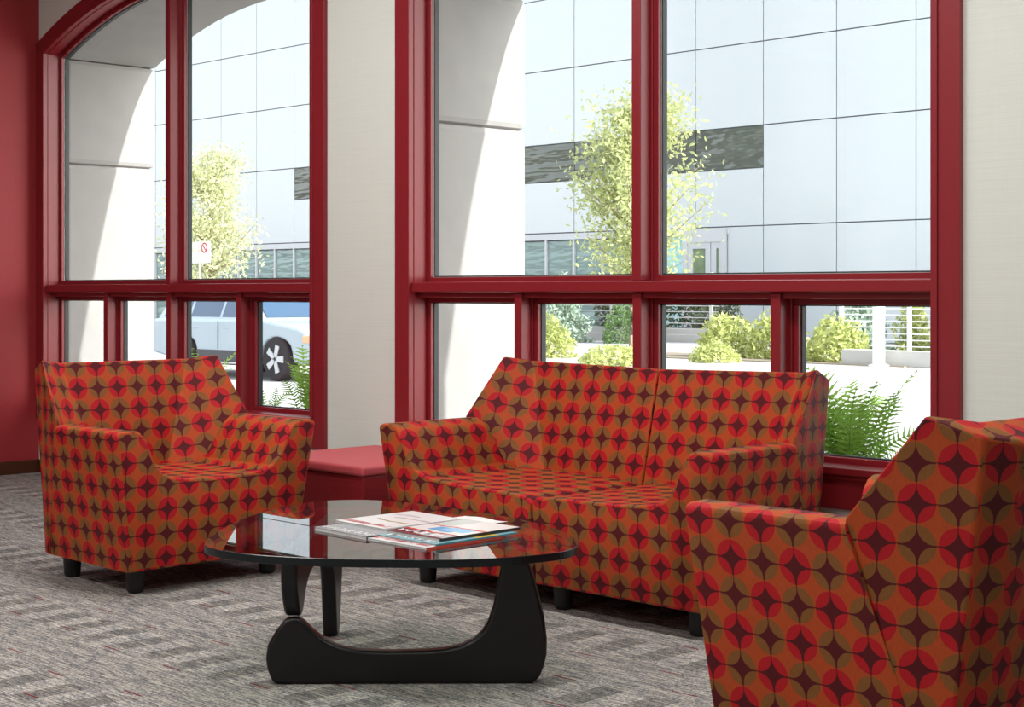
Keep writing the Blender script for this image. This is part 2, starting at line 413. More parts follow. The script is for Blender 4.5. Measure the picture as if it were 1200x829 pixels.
# ------------------------------------------------------------------ stone front of this building, with deep arched reveals
ext = empty('wall_exterior', (-6.46, 6.1, -.3)); tag(ext, kind='structure')
def stone(mb, bev=.02):
    me = mesh('stone', mb.v, mb.f, M_STONE); me.transform(Matrix.Translation((6.46, -6.1, .3))); return obj('stone', me, ext, bev, 2)
E0, E1 = YW + .165, 6.12
O1 = (-9.865, -6.825); O2 = (-6.11, -3.04)
for a, b in ((-14.0, O1[0]), (O1[1], O2[0]), (O2[1], 4.0)):
    stone(MB().box(a, b, E0, E1, -.3, 2.105), .034); stone(MB().box(a, b, E0, E1, 2.105, 2.825), .034)
zt_ = 4.6
for (a, b), (pl, pr) in ((O1, (-14.0, -6.4675)), (O2, (-6.4675, 4.0))):
    stone(MB().prism(arc(a, b, 2.825, .31) + [(pr, 2.825), (pr, zt_), (pl, zt_), (pl, 2.825)], E0, E1), .012)
    stone(MB().box(a, b, E1 - .12, E1, -.3, .44), .01)
    sb = box('planter_soil', a, b, E0, E1 - .12, -.1, .42, M_SOIL); tag(sb, kind='structure')

# ------------------------------------------------------------------ unseen ceiling panels, added to brighten the room and furniture tops
fillglow = NT('fill_glow'); em = fillglow.n('ShaderNodeEmission'); em.inputs[0].default_value = (1, .97, .92, 1); em.inputs[1].default_value = 2.0
fillglow.l(em.outputs[0], fillglow.out.inputs[0])
def fill_light(x, y, label, k=1.0):
    t = empty('fill_light', (x, y, ZC)); tag(t, label, 'fill light', 'unseen fill panels added over the lounge')
    MB().box(-.62, -.58, -.32, .32, -.03, 0).box(.58, .62, -.32, .32, -.03, 0).box(-.58, .58, -.32, -.28, -.03, 0).box(-.58, .58, .28, .32, -.03, 0).build('frame', M_WHITE, t)
    box('diffuser', -.58, .58, -.28, .28, -.012, -.002, fillglow.m, t)
    l = bpy.data.lights.new('fill_lamp', 'AREA'); l.shape = 'RECTANGLE'; l.size = 1.1; l.size_y = .5; l.energy = FILL_W * k; l.color = (1, .97, .93)
    o = bpy.data.objects.new('fill_lamp', l); o.location = (0, 0, -.035); link(o, t)
FILL_AT = {(-7.6, .2): 'over the open carpet by the red wall', (-4.6, -2.6): 'over the far front of the room', (-4.6, .2): 'over the carpet in front of the glass table',
            (-1.6, -2.6): 'over the front right of the room', (-1.6, .2): 'over the camera side of the right armchair',
            (-6.2, 3.4): 'over the left armchair', (-4.1, 3.4): 'over the glass table and sofa', (-1.9, 3.4): 'over the right armchair'}
for (x, y), where in FILL_AT.items():
    fill_light(x, y, 'unseen ceiling panel added as fill ' + where, 1.15 if y > 3 else 1.05)

# ------------------------------------------------------------------ upholstered seats
def planar_uv(pts):
    n = Vector((0, 0, 0))
    for i in range(len(pts)):
        a, b = pts[i], pts[(i + 1) % len(pts)]
        n += Vector(((a.y - b.y) * (a.z + b.z), (a.z - b.z) * (a.x + b.x), (a.x - b.x) * (a.y + b.y)))
    n.normalize()
    if abs(n.z) > .8: return [(p.x, p.y) for p in pts]
    if n.y > 0 and abs(n.y) > abs(n.x): n = -n
    t = Vector((0, 0, 1)).cross(n).normalized(); u = n.cross(t)
    return [(p.dot(t), p.dot(u)) for p in pts]
def unfold(V, face, parent, puv):
    """UVs of `face` laid flat next to `parent` across their common edge"""
    com = [k for k in face if k in parent]
    k0, k1 = com[0], com[1]
    p0, p1 = V[k0], V[k1]; a0 = Vector(puv[parent.index(k0)]); a1 = Vector(puv[parent.index(k1)])
    e = (p1 - p0).normalized(); ea = (a1 - a0).normalized(); na = Vector((-ea.y, ea.x))
    cen = sum((Vector(q) for q in puv), Vector((0, 0))) / len(puv)
    if (cen - a0).dot(na) > 0: na = -na
    out = []
    for k in face:
        d = V[k] - p0; s = d.dot(e); h = (d - e * s).length
        q = a0 + ea * s + na * h; out.append((q.x, q.y))
    return out
ARMP = [(.0, .645), (.006, .659), (.02, .667), (.082, .669), (.112, .657), (.138, .63), (.157, .59), (.172, .55), (.19, .515), (.22, .487), (.262, .469), (.33, .458)]
def seating(name, label, cat, hw, double, loc, rz):
    root = empty(name, loc, rz); tag(root, label, cat)
    right = [(hw - .08, .10)] + [(hw - a, z) for a, z in ARMP]
    ncut = len(right) - 3       # index where arm meets seat
    if double: right += [(.42, .448), (.28, .446), (.13, .443), (.045, .437), (.018, .428), (.0035, .41), (.0035, .10)]
    else: right += [(.07, .453), (0, .452)]
    yf = lambda z: .035 * (.665 - z) / .565
    def loops(P, closed_inner):
        """inset copies for the rounded front edge"""
        def inset(d):
            out = []
            n = len(P)
            for i, (x, z) in enumerate(P):
                a = P[i - 1] if i else P[i]; b = P[i + 1] if i < n - 1 else P[i]
                tx, tz = b[0] - a[0], b[1] - a[1]; L = math.hypot(tx, tz) or 1
                nx, nz = -tz / L, tx / L       # left of travel = inward for the right half
                if x == 0: nx = 0
                out.append((x + nx * d, z + nz * d + (d if z <= .1001 else 0)))
            return out
        return [inset(.011), inset(.0035), P]
    seqs = []
    S = [0]
    for i in range(1, len(right)): S.append(S[-1] + math.dist(right[i], right[i - 1]))
    L = loops(right, double)
    rear_arm = lambda x, z: .496 + .18 * (.665 - z) / .565
    def piece(pname, idx, mirror, cut_a, cut_b, is_arm, full=False):
        ring3 = []
        for lv, loop in enumerate(L):
            pts = [loop[i] for i in idx]
            zb = .10 + (.011, .0035, 0)[lv]
            if full: pts = pts + [(-x, z) for x, z in reversed(pts[:-1])]
            else:
                if cut_b: pts.append((pts[-1][0], zb))
                if cut_a: pts.insert(0, (pts[0][0], zb))
            if full:
                pts.append((pts[-1][0], zb)); pts.insert(0, (pts[0][0], zb))
            ring3.append(pts)
        n = len(ring3[0]); sg = -1 if mirror else 1
        V = []; off = [0, .0035, .013]
        for lv in range(3): V += [Vector((sg * x, yf(z) + off[lv], z)) for x, z in ring3[lv]]
        def crisp(x, z):
            a = hw - abs(x)
            if z > .52 or z < .2: return (x, z)
            if a < .2: return (x + .006 * (1 if x > 0 else -1), z)
            if a < .24: return (x + .018 * (1 if x > 0 else -1), .478)
            if a < .30: return (x + .045 * (1 if x > 0 else -1), .452)
            return (x, min(z, .452) - .004)
        rp = [crisp(x, z) for x, z in ring3[2]]
        V += [Vector((sg * x, .13, z)) for x, z in rp]
        V += [Vector((sg * x, (rear_arm(x, z) if is_arm else .70), z)) for x, z in rp]
        ss = [0]
        for i in range(1, n + 1): ss.append(ss[-1] + math.dist(ring3[2][i % n], ring3[2][i - 1]))
        base = S[idx[0]] + .1
        F = [tuple(range(n)), tuple(range(5 * n - 1, 4 * n - 1, -1))]
        U = [[(V[i].x, V[i].z) for i in F[0]], [(V[i].x, V[i].z) for i in F[1]]]
        for lv in range(4):
            for i in range(n):
                j = (i + 1) % n; f = (lv * n + i, lv * n + j, (lv + 1) * n + j, (lv + 1) * n + i)
                F.append(f)
                U.append([(V[f[0]].y, base + ss[i]), (V[f[1]].y, base + ss[i + 1]), (V[f[2]].y, base + ss[i + 1]), (V[f[3]].y, base + ss[i])])
        return obj(pname, mesh(pname, V, F, M_FAB, U, 35), root)
    arm_idx = list(range(0, ncut + 1)); seat_idx = list(range(ncut, len(right)))
    piece('armrest', arm_idx, False, False, True, True); piece('armrest', arm_idx, True, False, True, True)
    if double:
        piece('seat', seat_idx, False, True, False, False); piece('seat', seat_idx, True, True, False, False)
    else: piece('seat', seat_idx, False, False, False, False, True)
    # backrest shell
    c = hw
    K = {'A': (c - .046, .69, .934), 'B': (c - .010, .488, .672), 'L': (c - .17, .575, .43), 'C': (c - .065, .675, .10), 'D': (c - .24, .69, .10),
         'F': (c - .16, .765, .917), 'E': (c - .33, .66, .42), 'P': (c - .082, .825, .888), 'Q': (c - .086, .735, .10),
         'S': (c - .20, .868, .870), 'T': (c - .20, .745, .10)}
    if double: K.update({'G': (.004, .772, .905), 'H': (.004, .662, .42), 'I': (.004, .70, .10), 'U': (.004, .868, .862), 'W': (.004, .75, .10)})
    def shell(sgs, half):
        V = {}
        for k, p in K.items():
            V[k] = Vector(p)
            V[k + 'm'] = Vector((-p[0], p[1], p[2]))
        faces = []; uvs = []
        def add(f, uv=None):
            faces.append(f); uvs.append(uv if uv is not None else planar_uv([V[k] for k in f])); return faces[-1], uvs[-1]
        if half: main = ['F', 'G', 'H', 'E']
        else: main = ['F', 'Fm', 'Em', 'E']
        m, mu = add(main)
        for sfx in ([''] if half else ['', 'm']):
            k = lambda s: [a + sfx for a in s]
            f1 = k(['A', 'F', 'E']); u1 = unfold(V, f1, m, mu); add(f1, u1)
            f2 = k(['A', 'E', 'L']); u2 = unfold(V, f2, f1, u1); add(f2, u2)
            f3 = k(['A', 'L', 'B']); u3 = unfold(V, f3, f2, u2); add(f3, u3)
            o1 = k(['A', 'B', 'C', 'Q', 'P']); add(o1)
            add(k(['P', 'Q', 'T', 'S'])); add(k(['A', 'P', 'S', 'F'])); add(k(['B', 'L', 'E', 'D', 'C'])); add(k(['C', 'D', 'T', 'Q']))
        if half:
            add(['F', 'S', 'U', 'G']); add(['S', 'T', 'W', 'U']); add(['E', 'H', 'I', 'D']); add(['D', 'I', 'W', 'T']); add(['G', 'U', 'W', 'I', 'H'])
        else:
            add(['F', 'S', 'Sm', 'Fm']); add(['S', 'T', 'Tm', 'Sm']); add(['E', 'Em', 'Dm', 'D']); add(['D', 'Dm', 'Tm', 'T'])
        used = sorted({k for f in faces for k in f}); ix = {k: i for i, k in enumerate(used)}
        VV = [V[k] for k in used]
        if sgs < 0: VV = [Vector((-p.x, p.y, p.z)) for p in VV]
        return obj('backrest', mesh('backrest', VV, [tuple(ix[k] for k in f) for f in faces], M_FAB, uvs, 26), root, .010, 3, None, 26)
    if double: shell(1, True); shell(-1, True)
    else: shell(1, False)
    lp = [(-hw + .165, .135), (hw - .165, .135), (-hw + .165, .645), (hw - .165, .645)]
    if double: lp += [(.06, .135), (.06, .645)]
    for x, y in lp:
        MB().lathe([(.040, .102), (.040, .09), (.0345, .012), (.031, .003), (.026, 0)], x, y, 24).build('leg', M_LEG, root, 0, 2, 40)
    return root
seating('armchair', 'circle-print armchair facing right in front of the red wall', 'armchair', .49, False, (-5.53, 3.745, 0), R(90))
seating('loveseat', 'two-seat sofa in orange, red and tan circle print under the window', 'sofa', .8925, True, (-4.275, 4.285, 0), 0)
seating('armchair', 'circle-print armchair in the right foreground, turned away, cropped by the frame', 'armchair', .49, False, (-2.663, 3.74, 0), R(-90))

# ------------------------------------------------------------------ red corner ottoman
ot = empty('ottoman', (-5.89, 4.83, 0)); tag(ot, 'red cube ottoman with top coloured as lit by the window between the sofa and the left armchair', 'ottoman')
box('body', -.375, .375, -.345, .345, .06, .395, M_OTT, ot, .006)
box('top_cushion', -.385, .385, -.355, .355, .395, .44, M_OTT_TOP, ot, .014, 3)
for sx in (-1, 1):
    for sy in (-1, 1):
        MB().lathe([(.036, .06), (.036, .02), (.03, 0)], sx * .31, sy * .28, 20).build('leg', M_LEG, ot, 0, 2, 40)

# ------------------------------------------------------------------ coffee table
P0 = Vector((-4.033, 2.915)); ev = Vector((.6919, .7220)); nv = Vector((-.7220, .6919))
OUT = [(.012, 0), (.0, .012), (-.014, .045), (-.019, .080), (-.013, .122), (.012, .166), (.036, .196), (.050, .206), (.066, .210), (.084, .206), (.104, .190), (.125, .168), (.164, .137), (.206, .117), (.27, .105), (.36, .101), (.482, .103), (.54, .108), (.588, .119), (.628, .138), (.655, .163), (.673, .194), (.689, .242), (.705, .318), (.716, .374), (.727, .427), (.787, .427), (.803, .378), (.818, .332), (.834, .27), (.849, .207), (.857, .14), (.856, .09), (.848, .055), (.835, .022), (.822, .008), (.808, 0)]
tb = empty('coffee_table', (-4.2, 3.5, 0)); tag(tb, 'rounded triangular glass coffee table on two curved black wooden legs', 'coffee table')
def to_local(p2, z): return (p2.x + 4.2, p2.y - 3.5, z)
def base_piece(nm, org, dirv, th, flip, t0):
    per = Vector((-dirv.y, dirv.x))
    n = len(OUT); V = []
    for side in (t0, t0 + th):
        for s, z in OUT:
            if flip:
                z = .4275 - z * (1.035 if s < .11 and z > .15 else 1)
            V.append(to_local(org + dirv * s + per * side, max(z, .0005)))
    F = [tuple(range(n)), tuple(range(2 * n - 1, n - 1, -1))] + [(i, i + n, (i + 1) % n + n, (i + 1) % n) for i in range(n)]
    return obj(nm, mesh(nm, V, F, M_BLACK, None, 50), tb, .011, 3, None, 40)
base_piece('leg', P0, ev, .052, False, 0.0)
db = (nv * .66 + ev * .045).normalized()
piv = P0 + ev * .066 + nv * .026
base_piece('leg', piv - db * .066, db, .052, True, -.026)
MB().lathe([(.012, .19), (.012, .24)], *to_local(piv, 0)[:2], 12).build('pivot_pin', M_RIM, tb)
GL = [(-4.397, 2.909), (-4.55, 3.04), (-4.78, 3.32), (-4.93, 3.58), (-4.985, 3.79), (-4.94, 3.93), (-4.82, 4.02), (-4.61, 4.072), (-4.327, 4.075), (-4.04, 4.04), (-3.823, 3.973), (-3.649, 3.876), (-3.545, 3.79), (-3.487, 3.70), (-3.472, 3.60), (-3.51, 3.452), (-3.589, 3.306), (-3.737, 3.15), (-3.897, 3.016), (-4.08, 2.915), (-4.20, 2.882), (-4.30, 2.878)]
def catmull(P, k=5):
    out = []; n = len(P)
    for i in range(n):
        p0, p1, p2, p3 = (Vector(P[(i + d) % n]) for d in (-1, 0, 1, 2))
        for j in range(k):
            t = j / k
            out.append(.5 * ((2 * p1) + (p2 - p0) * t + (2 * p0 - 5 * p1 + 4 * p2 - p3) * t * t + (3 * p1 - p0 - 3 * p2 + p3) * t ** 3))
    return out
GL = [(x * .9332, y * .9332) for x, y in GL]; gp = catmull(GL, 5); n = len(gp); cen = sum(gp, Vector((0, 0))) / n
V = []
for z, ins in ((.428, .002), (.429, 0), (.451, 0), (.452, .002)):
    V += [to_local(p + (cen - p).normalized() * ins, z) for p in gp]
F = [tuple(range(n)), tuple(range(3 * n, 4 * n))] + [(k * n + i, k * n + (i + 1) % n, (k + 1) * n + (i + 1) % n, (k + 1) * n + i) for k in range(3) for i in range(n)]
me = mesh('glass_top', V, F, [M_TOP, M_GEDGE])
for p in me.polygons: p.material_index = 0 if abs(p.normal.z) > .7 and len(p.vertices) > 4 else 1
obj('glass_top', me, tb)

# ------------------------------------------------------------------ magazines
def paint(name, base, blots):
    """printed cover: flat colour patches in the cover's own plane"""
    t = NT(name); sep = t.n('ShaderNodeSeparateXYZ'); t.l(t.n('ShaderNodeTexCoord').outputs['Object'], sep.inputs[0])
    wv = t.noise(t.coord(), 9, 2); wob = t.math('MULTIPLY', t.math('SUBTRACT', wv, .5), .06)
    col = None
    X = t.math('ADD', sep.outputs[0], wob); Y = t.math('ADD', sep.outputs[1], wob)
    col = t.mix(wv, base, tuple(min(1, b * 1.08) for b in base))
    for (x0, x1, y0, y1, c) in blots:
        m = t.math('MULTIPLY', t.math('MULTIPLY', t.math('GREATER_THAN', X, x0), t.math('LESS_THAN', X, x1)), t.math('MULTIPLY', t.math('GREATER_THAN', Y, y0), t.math('LESS_THAN', Y, y1)))
        col = t.mix(m, col, c)
    t.bsdf(col, .22, .5); return t.m
M_PAGES = plain('paper_pages', (.60, .60, .60), .7, .2, 0, .12, 200)
def magazine(label, x0, x1, y0, y1, z0, th, rz, cover, spine_col, mast, glyphs, gh=.028, gy=.028):
    cx, cy = (x0 + x1) / 2, (y0 + y1) / 2; hx, hy = (x1 - x0) / 2, (y1 - y0) / 2
    t = empty('magazine', (cx, cy, z0), rz); tag(t, label, 'magazine', 'magazines on the glass table')
    box('pages', -hx + .003, hx - .003, -hy + .003, hy - .003, .0008, th - .0008, M_PAGES, t)
    box('front_cover', -hx, hx, -hy, hy, th - .0008, th, cover, t)
    box('back_cover', -hx, hx, -hy, hy, 0, .0008, M_SIGN, t)
    box('spine', hx - .0008, hx + .0006, -hy, hy, 0, th, plain('spine_' + mast, spine_col, .3), t)
    # masthead: rounded letter-like strokes printed proud of the cover
    mm = bpy.data.materials.get('ink_' + mast)
    mb = MB(); g = random.Random(mast)
    wx = (2 * hx - .03) / glyphs
    for i in range(glyphs):
        a = -hx + .015 + i * wx; b = a + wx * .72; c0 = -hy + gy; c1 = c0 + gh; s = wx * .2; zz = (th, th + .0005)
        mb.box(a, a + s, c0, c1, *zz) if g.random() < .8 else None
        for q in (c0, (c0 + c1) / 2 - s / 2, c1 - s):
            if g.random() < .62: mb.box(a, b, q, q + s, *zz)
        if g.random() < .5: mb.box(b - s, b, c0, c1, *zz)
    mb.build('masthead', INK[mast], t)['kind'] = 'stuff'
    return t
INK = {'red': plain('ink_red_print', (.50, .04, .05), .5), 'white': plain('ink_white_print', (.85, .85, .85), .5), 'white_two': plain('ink_white_second', (.85, .85, .85), .5), 'red_two': plain('ink_red_second', (.55, .04, .05), .5)}
ZT = .4525
magazine('silver-grey magazine with white masthead under the white-covered one', -4.091, -3.811, 3.123, 3.454, ZT, .010, R(-2), paint('cover_silver', (.30, .32, .34), [(-.15, .15, -.10, .0, (.36, .38, .40)), (-.1, .1, .05, .15, (.22, .24, .28))]), (.02, .02, .03), 'white', 9, .03, .02)
magazine('white magazine with red masthead on the left of the stack', -4.122, -3.861, 3.235, 3.561, ZT + .0105, .007, R(-2), paint('cover_white', (.76, .76, .77), [(-.08, .10, -.045, -.030, (.45, .36, .22)), (-.05, .12, .02, .035, (.5, .48, .45)), (-.10, .02, .07, .09, (.55, .56, .6))]), (.7, .7, .7), 'red', 10, .026, .022)
magazine('magazine with teal and yellow cover and red masthead, lowest on the right', -3.832, -3.547, 3.123, 3.445, ZT, .006, R(1), paint('cover_teal', (.30, .55, .62), [(-.2, .2, -.2, -.115, (.78, .78, .80)), (-.2, -.03, -.115, -.04, (.65, .45, .08)), (-.1, .02, -.10, -.07, (.5, .75, .1))]), (.55, .05, .03), 'red_two', 9, .022, .022)
tl = magazine('thin teal-spined magazine with white masthead sandwiched in the right-hand pile', -3.818, -3.547, 3.165, 3.510, ZT + .0065, .005, R(0), paint('cover_teal_thin', (.22, .45, .52), [(-.2, .2, .0, .1, (.7, .5, .1))]), (.05, .25, .32), 'white_two', 7, .02, .02)
magazine('magazine with red, blue and white photo cover on top of the right pile', -3.827, -3.573, 3.204, 3.547, ZT + .012, .009, R(0), paint('cover_photo', (.78, .76, .75), [(-.14, .14, -.19, -.10, (.16, .03, .04)), (-.14, .14, -.10, -.085, (.55, .06, .06)), (-.02, .14, -.155, -.10, (.55, .55, .58)), (-.06, .06, -.06, .0, (.10, .38, .72)), (-.01, .1, -.04, .02, (.25, .55, .85)), (-.14, .14, .01, .025, (.6, .1, .08)), (-.14, -.04, .03, .2, (.55, .60, .58))]), (.02, .02, .022), 'white', 6, .03, .03)
pp = empty('loose_paper', (-3.88, 3.60, ZT)); tag(pp, 'blank white loose sheet sticking out behind the magazines', 'paper')
_sh = []
for i in range(9):
    for j in range(2): _sh.append((-.105 + .21 * i / 8, -.09 + .18 * j, .0005 + .004 * math.sin(i * .5) ** 2))
obj('sheet', mesh('sheet', _sh + [(x, y, z + .0006) for x, y, z in _sh], [(2 * i, 2 * i + 2, 2 * i + 3, 2 * i + 1) for i in range(8)] + [(18 + 2 * i, 18 + 2 * i + 1, 18 + 2 * i + 3, 18 + 2 * i + 2) for i in range(8)], M_SIGN, None, 60), pp)

# ------------------------------------------------------------------ outside: ground
def ground(name, x0, x1, y0, y1, z0, z1, m):
    o = box(name, x0, x1, y0, y1, z0, z1, m); return tag(o, kind='structure')
ground('sidewalk', -70, 25, 6.125, 9.2, -.6, -.08, M_CONC)
ground('road', -70, 25, 9.2, 19.3, -.6, -.2, M_ROAD)
ground('plaza', -70, 25, 19.5, 25.3, -.6, 0, M_CONC)
ra = obj('road_apron', mesh('road_apron', [(x, y, z) for x in (-70, 25) for y, z in ((16.9, -.55), (16.9, -.199), (19.5, .001), (19.5, -.55))], [(0, 1, 2, 3), (4, 7, 6, 5), (0, 4, 5, 1), (1, 5, 6, 2), (2, 6, 7, 3), (3, 7, 4, 0)], M_ROAD)); tag(ra, kind='structure')
ground('paved_forecourt', -70, 25, 25.3, 33.0, -.6, .0, M_PLAZA)
ground('street_beyond', -70, 25, -60, 5.0, -1.2, -.6, M_ROAD)

# ------------------------------------------------------------------ outside: office building with white glass panels
ob = empty('office_building', (-26.6, 33.0, 0)); tag(ob, 'pale office building clad in large white glass panels across the street', 'building')
def onb(nm, mb, mat, parent=ob, bev=0):
    me = mesh(nm, mb.v, mb.f, mat); me.transform(Matrix.Translation((26.6, -33.0, 0)))
    return obj(nm, me, parent, bev)
onb('backing_wall', MB().box(-62, -8, 33.06, 45, 0, 16.4), M_JOINT)
rows = [2.94, 5.52, 7.67, 9.75, 11.85, 13.95, 16.05]
cols = [-26.62 + 2.215 * i for i in range(-16, 9)]
shared = {}
def panel(x0, x1, z0, z1, mat, nm='panel', y=33.0, th=.05):
    key = (round(x1 - x0, 3), round(z1 - z0, 3), nm, mat.name, th)
    if key not in shared:
        g = .014; shared[key] = mesh(nm, boxv(g, x1 - x0 - g, 0, th, g, z1 - z0 - g), BOXF, mat)
    o = obj(nm, shared[key], ob, .004, 1); o.location = (x0 + 26.6, y - 33.0, z0); return o
for ci in range(len(cols) - 1):
    a, b = cols[ci], cols[ci + 1]; xm = (a + b) / 2
    for ri in range(len(rows) - 1):
        if ri == 0 and -44.5 < xm < -24.4:
            panel(a, b, 2.94, 4.43, M_PANEL)
            panel(a, b, 4.43, 5.52, M_BAND, 'window', 33.02)
        else: panel(a, b, rows[ri], rows[ri + 1], M_PANEL)
    if xm > -25.0: panel(a, b, 0, 2.94, M_PANEL)
panel(-25.55, cols[[i for i, c in enumerate(cols) if c > -25][0]], 0, 2.94, M_PANEL)
# storefront glazing on the ground floor
x = cols[0]
while x < -29.0:
    x2 = min(x + 1.1075, -28.9)
    panel(x, x2, .12, 2.72, M_SHOP, 'window', 33.03, .03)
    onb('window_mullion', MB().box(x - .035, x + .035, 32.97, 33.05, 0, 2.9), M_FRAME)
    x += 1.1075
onb('soffit_band', MB().box(cols[0], -25.5, 32.96, 33.05, 2.74, 2.92), M_FRAME)
panel(-28.85, -27.05, .05, 2.74, M_TEAL, 'window', 33.02, .03)
dr = onb('door_frame', MB().box(-26.99, -26.83, 32.9, 33.05, 0, 2.9).box(-25.72, -25.56, 32.9, 33.05, 0, 2.9).box(-26.83, -25.72, 32.9, 33.05, 2.55, 2.9), M_FRAME)
for a, b in ((-26.83, -26.06), (-26.04, -25.72)):
    sw = .17 if b - a > .5 else .07
    d = onb('door', MB().box(a, a + .17, 32.93, 33.0, 0, 2.55).box(b - sw, b, 32.93, 33.0, 0, 2.55).box(a + .17, b - sw, 32.93, 33.0, 0, .45).box(a + .17, b - sw, 32.93, 33.0, 2.38, 2.55), M_FRAME)
    onb('pane', MB().box(a + .1, b - .05, 32.96, 32.98, .4, 2.4), M_DOORGLASS, d)
    onb('handle', MB().tube([(b - .07, 32.9, .95), (b - .07, 32.88, 1.0), (b - .07, 32.88, 1.3), (b - .07, 32.9, 1.35)], .015), M_RIM, d)

# tower that the panels mirror, far behind this building
tw = empty('tower_block', (-118, -95, -.6)); tag(tw, 'white banded apartment tower mirrored faintly in the glass panels', 'building')
box('core', -9, 9, -9, 9, 0, 74, M_BAND, tw)
for k in range(24):
    box('balcony_band', -10.2, 10.2, -10.2, 10.2, 2 + 3 * k, 3.2 + 3 * k, M_SIGN, tw)

# ------------------------------------------------------------------ outside: plants
def leaf_quads(pts, size, g, flat=0.0):
    V = []; F = []
    for p in pts:
        n = Vector((g.gauss(0, 1), g.gauss(0, 1), g.gauss(0, 1) + flat)).normalized()
        a = n.orthogonal().normalized(); a.rotate(Matrix.Rotation(g.random() * 6.28, 3, n)); b = n.cross(a)
        s = size * g.uniform(.7, 1.25); i = len(V)
        V += [p - a * s, p - b * s * .42 + a * s * .1, p + a * s, p + b * s * .42 + a * s * .1]; F.append((i, i + 1, i + 2, i + 3))
    return V, F
def tree(label, x, y, h, rx, seed, mat, trunk_h=.9, lean=0, nl=5200, ls=.055):
    g = random.Random(seed)
    t = empty('street_tree', (x, y, 0)); tag(t, label, 'tree', 'young street trees along the far kerb')
    mb = MB(); tr = [(0, 0, -.02)]; z = 0
    while z < h * .9:
        z += h * .1; tr.append((g.uniform(-.05, .05) + lean * z, g.uniform(-.05, .05), z))
    mb.tube(tr, [.06 * (1 - .85 * i / (len(tr) - 1)) for i in range(len(tr))], 8); mb.build('trunk', M_BARK, t, 0, 2, 60)
    pts = []
    br = MB()
    for k in range(64):
        f = g.random() ** .9; z0 = trunk_h + (h - trunk_h) * f * .86
        rmax = rx * (1 - .62 * f) * (0.55 + .45 * min(1, f * 4)); ang = g.random() * 6.28; L = rmax * g.uniform(.55, 1.1)
        p0 = Vector((lean * z0, 0, z0)); p1 = p0 + Vector((math.cos(ang) * L, math.sin(ang) * L, L * g.uniform(.35, 1.0)))
        mid = (p0 + p1) / 2 + Vector((0, 0, -.06 * L)); br.tube([p0, mid, p1], [.018, .012, .004], 5)
        for q in range(nl // 64):
            s = g.random() ** .6; c = p0.lerp(p1, s); r = .06 + .14 * s
            pts.append(c + Vector((g.gauss(0, r), g.gauss(0, r), g.gauss(0, r))))
    br.build('branches', M_BARK, t, 0, 2, 60)
    V, F = leaf_quads(pts, ls, g, .5); o = obj('foliage', mesh('foliage', V, F, mat), t); o['kind'] = 'stuff'
    return t
tree('young leafy street tree seen left of the sofa window mullion', -18.0, 20.6, 4.85, 1.6, 3, M_LEAF, 1.2, .01, 10500)
tree('pale young street tree seen through the left window', -30.9, 20.6, 4.95, 1.55, 5, M_LEAF2, .4, 0, 12000)

def shrub(name, label, x, y, r, h, seed, mat, n=900, ls=.06, shape='round', z=0, group=None):
    g = random.Random(seed); t = empty(name, (x, y, z)); tag(t, label, 'shrub', group)
    pts = []
    while len(pts) < n:
        u = Vector((g.uniform(-1, 1), g.uniform(-1, 1), g.uniform(0, 1)))
        if shape == 'round': ok = u.x ** 2 + u.y ** 2 + u.z ** 2 < 1 and u.length > .55
        else: ok = math.hypot(u.x, u.y) < (1 - u.z) ** .6 * (.75 + .25 * math.sin(u.z * 16 + 4 * math.atan2(u.y, u.x))) + .05
        if ok:
            lump = 1 + .13 * math.sin(5 * u.x + seed) * math.sin(4 * u.y + 2 * seed)
            pts.append(Vector((u.x * r * lump, u.y * r * lump, u.z * h * lump)))
    V, F = leaf_quads(pts, ls, g, .4); o = obj('foliage', mesh('foliage', V, F, mat), t); o['kind'] = 'stuff'
    mb = MB()
    for k in range(5):
        a = k * 1.256 + seed; mb.tube([(.03 * math.cos(a), .03 * math.sin(a), -.02), (r * .4 * math.cos(a), r * .4 * math.sin(a), h * .6)], [.014, .005], 5)
    mb.build('stems', M_BARK, t)
    return t
shrub('juniper_shrub', 'pale blue-green upright juniper behind the left end of the sofa', -26.9, 28.2, .85, 1.55, 1, M_JUN, 2600, .07, 'cone')
shrub('round_shrub', 'dark green round shrub between juniper and wire trellis', -25.2, 28.6, .62, 1.0, 2, M_GRN, 1500, .05)
shrub('yellow_shrub', 'yellow-green bush low in the pane beside the sofa corner', -20.75, 21.3, .55, .82, 3, M_YEL, 1200, .06)
shrub('low_shrub', 'pale feathery low bush just above the middle of the sofa back', -17.75, 20.0, .75, .34, 4, M_YEL, 1400, .05)
shrub('low_shrub', 'small pale grass clump just above the sofa seam', -17.2, 21.9, .45, .36, 5, M_YEL, 700, .05)
shrub('hedge_shrub', 'left half of the bright green hedge by the glass door', -18.3, 23.6, .62, .80, 6, M_YEL, 1700, .06)
shrub('hedge_shrub', 'right half of the bright green hedge by the glass door', -17.2, 23.75, .58, .98, 7, M_YEL, 1700, .06)
shrub('yellow_shrub', 'yellow-green bush right of the hedge at the foot of the juniper', -15.8, 23.5, .58, .82, 8, M_YEL, 1600, .06)
shrub('juniper_shrub', 'pale blue-green juniper left of the white trellis', -17.7, 27.1, .75, 1.6, 9, M_JUN, 2400, .07, 'cone')
shrub('juniper_shrub', 'blue-green juniper behind the right end of the white trellis', -14.55, 28.3, .7, 1.55, 10, M_JUN, 2000, .07, 'cone')
shrub('climbing_shrub', 'green climber growing behind the left bay of the white trellis', -16.7, 27.5, .45, 1.5, 11, M_YEL, 1500, .06, 'cone')
shrub('climbing_shrub', 'green climber growing behind the right bay of the white trellis', -15.75, 27.5, .45, 1.5, 12, M_GRN, 1500, .06, 'cone')
